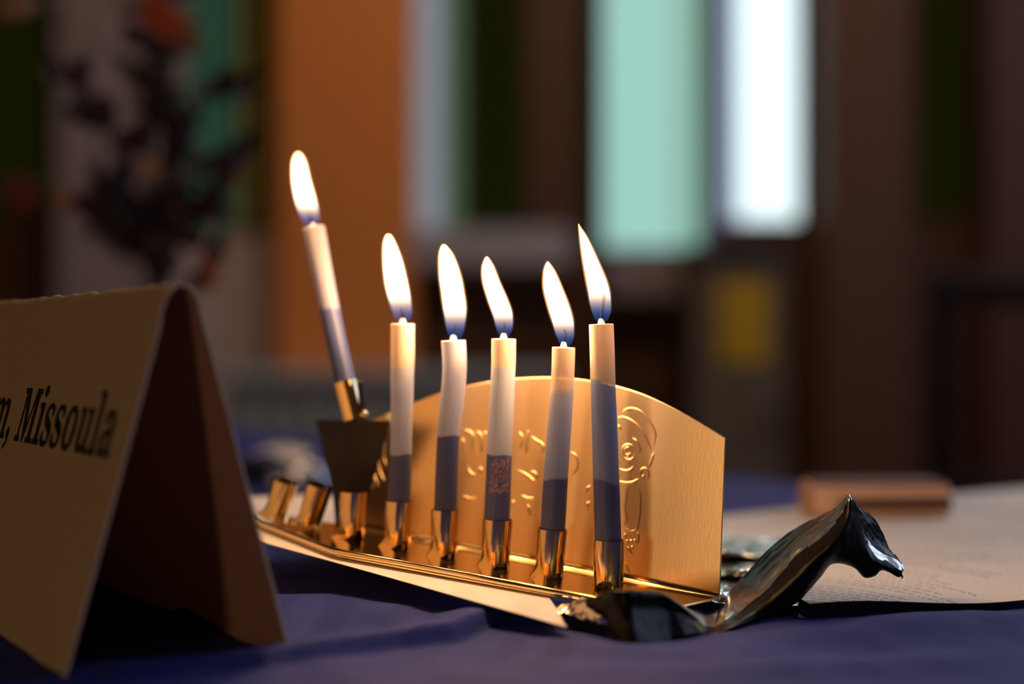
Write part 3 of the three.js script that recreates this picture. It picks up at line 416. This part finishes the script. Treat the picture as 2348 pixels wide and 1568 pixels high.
// ───────────────────────── foil ─────────────────────────
{ const foil = new THREE.MeshPhysicalMaterial({ color: rgb(0.76, 0.74, 0.7), metalness: 1, roughness: 0.24, side: THREE.DoubleSide });
  const curl = [
    [[1650,1385,507],[1640,1434,468],[1640,1445,461],[1640,1452,456],[1640,1455,455]],
    [[1672,1352,507],[1690,1403,480],[1690,1420,468],[1690,1433,463],[1690,1440,464]],
    [[1705,1318,508],[1735,1362,488],[1738,1392,474],[1738,1420,471],[1735,1424,477]],
    [[1745,1275,508],[1780,1318,490],[1785,1360,476],[1790,1398,477],[1780,1402,488]],
    [[1785,1237,507],[1820,1275,490],[1828,1325,476],[1838,1372,482],[1820,1375,494]],
    [[1830,1205,505],[1862,1238,490],[1870,1285,477],[1880,1325,484],[1862,1325,496]],
    [[1880,1180,503],[1905,1200,490],[1908,1250,478],[1908,1292,484],[1895,1295,496]],
    [[1918,1160,500],[1930,1172,490],[1938,1225,481],[1940,1290,486],[1925,1290,496]],
    [[1938,1142,497],[1948,1138,489],[1955,1220,484],[1962,1299,487],[1955,1298,496]],
    [[1956,1152,497],[1962,1160,490],[1968,1240,486],[1982,1320,488],[1975,1318,496]],
    [[1985,1170,499],[1975,1200,492],[1985,1255,488],[2005,1318,489],[2000,1315,496]],
    [[2010,1194,501],[1985,1225,493],[2000,1280,488],[2020,1308,490],[2018,1305,496]],
    [[2030,1232,503],[2000,1250,494],[2020,1290,489],[2038,1312,490],[2036,1308,495]],
    [[2044,1262,503],[2030,1270,495],[2045,1300,490],[2058,1322,490],[2055,1318,494]],
    [[2060,1280,500],[2060,1285,495],[2066,1305,491],[2070,1322,491],[2068,1318,493]],
    [[2076,1300,497],[2074,1304,494],[2071,1314,492],[2066,1326,491],[2066,1322,493]],
  ].map((r) => r.map((q) => at(...q)));
  const hump = [
    [[1262,1384,482],[1272,1392,468],[1280,1400,462],[1292,1408,460]],
    [[1305,1400,480],[1308,1376,466],[1314,1402,458],[1335,1438,455]],
    [[1350,1403,477],[1356,1362,455],[1368,1402,451],[1385,1462,446]],
    [[1400,1406,474],[1416,1350,445],[1428,1402,440],[1440,1486,431]],
    [[1440,1406,474],[1462,1352,447],[1472,1402,443],[1490,1480,435]],
    [[1495,1404,480],[1512,1356,454],[1522,1402,451],[1535,1464,445]],
    [[1545,1396,494],[1552,1376,457],[1558,1406,454],[1570,1455,448]],
    [[1582,1391,500],[1585,1402,461],[1590,1422,457],[1600,1450,453]],
    [[1618,1388,504],[1614,1430,466],[1616,1441,460],[1620,1452,454]],
    [[1650,1385,507],[1640,1434,468],[1640,1445,461],[1640,1454,455]],
  ].map((r) => r.map((q) => at(...q)));
  const hs = [[1232, 1.2], [1248, 2], [1262, 7], [1283, 1.5], [1303, 5.5], [1328, 1], [1356, 2], [1384, 0.6]];
  const xs = [1540, 1600, 1650, 1700, 1755, 1800, 1830];
  const back = hs.map(([py, h], i) => xs.map((px, j) => { const k = py + (i === 2 ? (px - 1650) * 0.16 : i === 4 ? Math.abs(px - 1735) * 0.14 : (px - 1650) * 0.05), hh = h + 1.2 * Math.sin(j * 2.1 + i * 1.7); return at(px, k, (92 - Math.max(0.2, hh)) * F / (k - CY)); }));
  const cr1 = (p, s, amp) => { const q = p.clone().multiplyScalar(1000 / s), c = (x) => 1 - Math.abs(x) * 2; return amp / 1000 * (c(fbm(q.x, q.y, q.z, 2)) * 0.7 + c(fbm(q.x * 2.7 + 5, q.y * 2.7, q.z * 2.7, 2)) * 0.3); };
  const A = crumple(crGrid(curl, 190, 64), (p, u, v) => cr1(p, 16, 0.3) + (v < 0.3 ? 0.00035 * fbm(u * 16, v * 60, 3.3, 3) : 0.0001 * fbm(u * 20, v * 14, 1, 2)));
  const B = crumple(crGrid(hump, 120, 48), (p, u, v) => cr1(p, 12, u < 0.26 ? 1.2 : 0.3) + cr1(p, 4, u < 0.24 ? 0.35 : 0.02));
  const C = crumple(crGrid(back, 110, 100), (p) => cr1(p, 16, 0.7) + cr1(p, 5, 0.2));
  // the sheet is a mirror on its inner side and satin black on its outer side
  const pick = (g, nu, nv, test) => { const idx = g.index.array, out = []; for (let k = 0; k < idx.length; k += 3) { const a = idx[k], u = Math.floor(a / nv) / (nu - 1), v = (a % nv) / (nv - 1); if (test(u, v)) out.push(idx[k], idx[k + 1], idx[k + 2]); } const q = g.clone(); q.setIndex(out); return q; };
  const gA = gridGeo(A), gB = gridGeo(B), gC = gridGeo(C);
  const inA = (u, v) => v < 0.27 - 0.02 * Math.sin(u * 30) && u < 0.55 || (u > 0.66 && v > 0.24 && v < 0.24 + (u - 0.66) * 0.9 - 0.05 * Math.sin(u * 60)) || u > 0.96;
  const inB = (u, v) => v < 0.34 || (u < 0.22 + 0.05 * Math.sin(v * 9) && v < 0.8);
  const black = new THREE.MeshPhysicalMaterial({ color: rgb(0.006, 0.005, 0.005), roughness: 0.36, specularIntensity: 0.22, side: THREE.DoubleSide });
  const t = thing('foil_sheet', 'crumpled foil sheet, black outside, curling up to a point beside the menorah', 'foil');
  part(t, 'mirror_side', mergeGeometries([pick(gA, 190, 64, inA), pick(gB, 120, 48, inB), gC]), foil);
  part(t, 'black_side', mergeGeometries([pick(gA, 190, 64, (u, v) => !inA(u, v)), pick(gB, 120, 48, (u, v) => !inB(u, v))]), black);
}

// ───────────────────────── folded name card ─────────────────────────
{ const RD = new THREE.Vector3(-0.575, 0, -0.818).normalize();
  const t = thing('tent_card', 'cream folded tent card with large black lettering, standing at the table edge', 'card', P(-95, -94.6, -410));
  const f0 = new THREE.Vector3(-31, 0, 10.5), b0 = new THREE.Vector3(30, 0, -12), H = 112;                 // feet of the two panels at the near end, mm
  const prof = []; const ap = new THREE.Vector3(0, H - 1, 0);
  const legF = (s) => new THREE.Vector3(f0.x * s - 4.2 * (1 - s), H * (1 - s) - 4 * (1 - s) - 1.6 * Math.sin(s * Math.PI), f0.z * s + 1.4 * (1 - s));
  const legB = (s) => new THREE.Vector3(b0.x * s + 4.2 * (1 - s), H * (1 - s) - 4 * (1 - s) + 1.2 * Math.sin(s * Math.PI), b0.z * s - 1.6 * (1 - s));
  const raw = []; for (let i = 0; i <= 12; i++) raw.push(legF(1 - i / 12)); raw.push(new THREE.Vector3(0, H - 0.6, 0)); for (let i = 0; i <= 12; i++) raw.push(legB(i / 12));
  const curve = new THREE.CatmullRomCurve3(raw, false, 'centripetal'), NP = 150, NL = 120, LEN = 280, pts = curve.getSpacedPoints(NP), total = curve.getLength();
  const outer = [], inner = [];
  const apex = pts.reduce((b, p, i) => (p.y > pts[b].y ? i : b), 0);
  for (let i = 0; i <= NP; i++) { const a = pts[Math.max(0, i - 1)], b = pts[Math.min(NP, i + 1)], tan = b.clone().sub(a).normalize(), nrm = new THREE.Vector3().crossVectors(tan, RD).normalize();
    const o = [], n = []; const near = Math.exp(-(((i - apex) / 9) ** 2));
    for (let j = 0; j <= NL; j++) { const u = j / NL * LEN, wob = near * (0.6 * fbm(u / 9, i / 7, 3, 3) + 0.35 * fbm(u / 2.2, i / 3, 8, 2)) + 0.25 * fbm(u / 70, i / 50, 1, 2), p = pts[i].clone().addScaledVector(RD, u); p.y -= near * 0.004 * u * smooth(0, 60, u);
      p.addScaledVector(nrm, wob); if (i < 2 || i > NP - 2) p.y = pts[i].y; o.push(p.clone().multiplyScalar(0.001)); n.push(p.clone().addScaledVector(nrm, -0.75).multiplyScalar(0.001)); }
    outer.push(o); inner.push(n); }
  const W = 2048, HH = Math.round(2048 * total / LEN);
  const print = canvasTex(W, HH, (c, w, h) => { c.fillStyle = '#c4ab84'; c.fillRect(0, 0, w, h); const k = w / LEN, half = apex / NP * h;
    for (let i = 0; i < 900; i++) { c.fillStyle = `rgba(${rnd() < 0.5 ? '235,215,180' : '160,135,100'},${rr(0.05, 0.25)})`; c.fillRect(rr(0, w), half + rr(-26, 26), rr(4, 40), rr(1, 5)); }
    // canvas x grows from the near end (u = 0) away; the text reads towards the near end, the panel's foot is at the top of the canvas (v = 0)
    const put = (s, uRight, v, cap, width) => { c.save(); c.translate(uRight * k, half - v * k); c.rotate(Math.PI); c.font = `bold ${cap * k / 0.715}px serif`; c.textAlign = 'right'; c.textBaseline = 'alphabetic'; c.fillStyle = '#15110e'; const m = c.measureText(s).width; c.scale(width * k / m, 1); c.rotate(0); c.fillText(s, 0, 0); c.strokeStyle = '#15110e'; c.lineWidth = 4; c.strokeText(s, 0, 0); c.restore(); };
    put('m, Missoula', 12, 54.5, 18.4, 130); });
  const uvO = (i, j) => [j / NL, 1 - i / NP];
  print.flipY = true;
  part(t, 'printed_face', gridGeo(outer, uvO), new THREE.MeshPhysicalMaterial({ map: print, roughness: 0.95, specularIntensity: 0.4, transmission: 0.16, thickness: 0 }));
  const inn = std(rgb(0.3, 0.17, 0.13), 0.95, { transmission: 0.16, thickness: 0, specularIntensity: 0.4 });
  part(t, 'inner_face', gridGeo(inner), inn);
  const e0 = outer.map((r, i) => [r[0].clone(), inner[i][0].clone()]), e1 = outer.map((r, i) => [r[NL].clone(), inner[i][NL].clone()]);
  part(t, 'cut_edge', mergeGeometries([gridGeo(e0), gridGeo(e1), gridGeo(outer[0].map((p, j) => [p.clone(), inner[0][j].clone()])), gridGeo(outer[NP].map((p, j) => [p.clone(), inner[NP][j].clone()]))]), std(rgb(0.85, 0.7, 0.6), 0.9));
}

// ───────────────────────── small things on the table ─────────────────────────
{ const t = thing('box', 'small brown box with a dark strip along its side on the printed page', 'box', P(194, -91.6, -762));
  t.rotation.y = 0.06;
  const w = 0.072, h = 0.0165, d = 0.034;
  part(t, 'sleeve', box(w, h, d, 0, h / 2, 0, 0.0018), std(rgb(0.95, 0.62, 0.46), 0.7));
  part(t, 'dark_strip', box(w * 0.84, 0.0056, 0.0008, w * 0.08, 0.0066, d / 2 + 0.0002), std(rgb(0.06, 0.012, 0.01), 0.8));
  part(t, 'lid', box(w - 0.002, 0.0014, d - 0.002, 0.0006, h + 0.0006, 0, 0.0005), std(rgb(0.16, 0.06, 0.05), 0.7));
  part(t, 'pale_end', box(0.0012, h * 0.92, d * 0.92, -w / 2 - 0.0004, h / 2, 0, 0.0005), std(rgb(0.72, 0.42, 0.28), 0.7));
}
{ const t = thing('pouch', 'flat black pouch with a pale tan label, lying beyond the empty cups', 'pouch', P(-160, -93, -965));
  t.rotation.y = -0.3;
  part(t, 'body', new RoundedBoxGeometry(0.05, 0.012, 0.04, 3, 0.005).translate(0, 0.0065, 0), std(rgb(0.006, 0.006, 0.007), 0.5));
  const lr = (x, y) => [0, 0.3, 0.7, 1].map((v) => mp(x, y + 3 * v, 16 - v * 34)), lab = crumple(crGrid([lr(-21, 13), lr(-8, 19), lr(8, 18), lr(20, 13.5)], 30, 24), (p) => 0.0012 * fbm(p.x * 90, p.y * 90, p.z * 90, 2));
  part(t, 'label_paper', gridGeo(lab), std(rgb(0.95, 0.75, 0.58), 0.7));
}
{ const t = thing('foil_scrap', 'small scrunched scrap of silver foil behind the empty cups', 'foil', P(-139, -93, -915));
  const g = new THREE.IcosahedronGeometry(0.0115, 12), p = g.attributes.position, v = new THREE.Vector3();
  for (let i = 0; i < p.count; i++) { v.fromBufferAttribute(p, i); const k = 1 + 0.5 * fbm(v.x * 130, v.y * 130, v.z * 130, 3); v.multiplyScalar(k); v.x *= 1.6; v.y *= 0.8; p.setXYZ(i, v.x, v.y + 0.0068, v.z); }
  g.computeVertexNormals(); part(t, 'crumpled_foil', g, new THREE.MeshPhysicalMaterial({ color: rgb(0.75, 0.78, 0.85), metalness: 1, roughness: 0.25, flatShading: true }));
}
// vase of dried branches
{ const D = 1080, base = at(365, 784 + 91.5 * F / D, D), t = thing('flower_vase', 'dark vase of dried branches with a few orange flowers behind the tent card', 'vase', base);
  const L = (px, py, d = 0) => at(px, py, D + d).sub(base);
  const prof = [[0.001, 0], [0.03, 0], [0.034, 0.006], [0.036, 0.03], [0.03, 0.07], [0.02, 0.1], [0.018, 0.115], [0.021, 0.122], [0.018, 0.122], [0.015, 0.112], [0.015, 0.02], [0.001, 0.02]].map(([x, y]) => new THREE.Vector2(x, y));
  part(t, 'vase_body', new THREE.LatheGeometry(prof, 40), std(rgb(0.05, 0.03, 0.03), 0.35));
  const stemM = std(rgb(0.03, 0.02, 0.02), 0.8), leafMs = [std(rgb(0.032, 0.016, 0.022), 0.7), std(rgb(0.03, 0.028, 0.026), 0.7), std(rgb(0.05, 0.02, 0.035), 0.7)], pale = std(rgb(0.42, 0.4, 0.38), 0.8), orange = std(rgb(0.42, 0.075, 0.03), 0.7), tan = std(rgb(0.4, 0.24, 0.17), 0.7), wine = std(rgb(0.14, 0.025, 0.025), 0.7);
  const stems = [
    [[362, 760], [350, 600], [310, 470], [265, 340], [215, 240], [142, 180]], [[366, 760], [362, 600], [350, 440], [345, 280], [335, 120], [350, -60]], [[370, 760], [380, 600], [392, 430], [440, 310], [478, 215], [552, 200]],
    [[368, 760], [385, 620], [430, 500], [500, 440], [520, 370]], [[360, 760], [345, 640], [300, 550], [235, 500], [216, 410]], [[365, 760], [372, 560], [385, 380], [380, 200], [395, 40], [380, -50]], [[372, 760], [420, 680], [478, 640], [482, 570]]];
  const curves = stems.map((s, i) => new THREE.CatmullRomCurve3(s.map(([x, y], k) => L(x, y, (i % 3 - 1) * 14 * k / 3))));
  curves.forEach((c) => part(t, 'stem', new THREE.TubeGeometry(c, 40, 0.0022, 7), stemM));
  const leafG = (w, l) => { const pts = []; for (let i = 0; i <= 8; i++) { const u = i / 8, hw = w * Math.sin(Math.PI * Math.min(0.98, u * 0.92 + 0.06)) , row = []; for (let j = 0; j <= 4; j++) { const v = j / 4 - 0.5; row.push(new THREE.Vector3(v * 2 * hw, u * l, 0.35 * hw * (1 - 4 * v * v) + 0.12 * l * u * u)); } pts.push(row); } const a = gridGeo(pts), b = gridGeo(pts.map((r) => r.map((p) => p.clone().add(new THREE.Vector3(0, 0, -0.0006))))); return mergeGeometries([a, b]); };
  const LG = [leafG(0.0085, 0.034), leafG(0.007, 0.028), leafG(0.01, 0.026)];
  const leaf = (p, q, m, s = 1) => { const o = part(t, 'leaf', LG[Math.floor(rnd() * 3)], m); o.position.copy(p); o.quaternion.copy(q); o.scale.setScalar(s); };
  const rq = () => new THREE.Quaternion().setFromEuler(new THREE.Euler(rr(-1.2, 1.2), rr(-3.1, 3.1), rr(-1.6, 1.6)));
  curves.forEach((c, i) => { const n = [20, 26, 15, 13, 15, 26, 3][i]; for (let k = 0; k < n; k++) { const u = rr(i === 1 || i === 5 ? 0.25 : 0.3, 1); leaf(c.getPoint(u), rq(), leafMs[Math.floor(rnd() * 3)], rr(0.7, 1.15)); } });
  for (const [x, y, n] of [[142, 185, 5], [200, 245, 6], [245, 310, 5], [345, 210, 8], [380, 240, 8], [345, 260, 5], [548, 205, 6], [508, 400, 5], [500, 455, 5], [250, 440, 5], [220, 520, 4], [275, 545, 5], [330, 570, 6], [360, 500, 8], [375, 620, 7], [290, 590, 5]]) for (let k = 0; k < n; k++) leaf(L(x + rr(-16, 16), y + rr(-16, 16), rr(-14, 14)), rq(), leafMs[Math.floor(rnd() * 3)], rr(0.6, 1.1));
  const blossom = (px, py, m, r, n = 7) => { const f = new THREE.Group(); const gs = []; for (let k = 0; k < n; k++) { const g = new THREE.SphereGeometry(r * 0.55, 10, 8).scale(1, 1, 0.5); g.translate(0, r * 0.6, 0).rotateX(rr(-0.6, 0.6)).rotateZ(k / n * Math.PI * 2); gs.push(g); } gs.push(new THREE.SphereGeometry(r * 0.35, 10, 8)); const o = part(t, 'flower', merge(gs), m); o.position.copy(L(px, py, -10)); };
  blossom(362, 28, orange, 0.014); blossom(402, 62, orange, 0.012); blossom(435, 92, std(rgb(0.2, 0.13, 0.06), 0.7), 0.009); blossom(482, 600, std(rgb(0.45, 0.13, 0.04), 0.7), 0.009); blossom(478, 640, std(rgb(0.45, 0.13, 0.04), 0.7), 0.008);
  blossom(150, 462, tan, 0.009); blossom(48, 445, wine, 0.014); blossom(45, 6, tan, 0.012); blossom(20, 14, tan, 0.01); blossom(345, 385, tan, 0.008);
  for (const [x, y] of [[155, 95], [175, 60], [250, 8]]) leaf(L(x, y + 20, -10), new THREE.Quaternion().setFromEuler(new THREE.Euler(0, 0, -0.4)), pale, 1);
  part(t, 'stem', new THREE.TubeGeometry(new THREE.CatmullRomCurve3([L(362, 700), L(250, 560), L(150, 465), L(48, 445)]), 30, 0.0012, 6), stemM);
  part(t, 'stem', new THREE.TubeGeometry(new THREE.CatmullRomCurve3([L(345, 300), L(250, 120), L(160, 60), L(30, 10)]), 30, 0.0012, 6), stemM);
}

renderer.render(scene, camera);
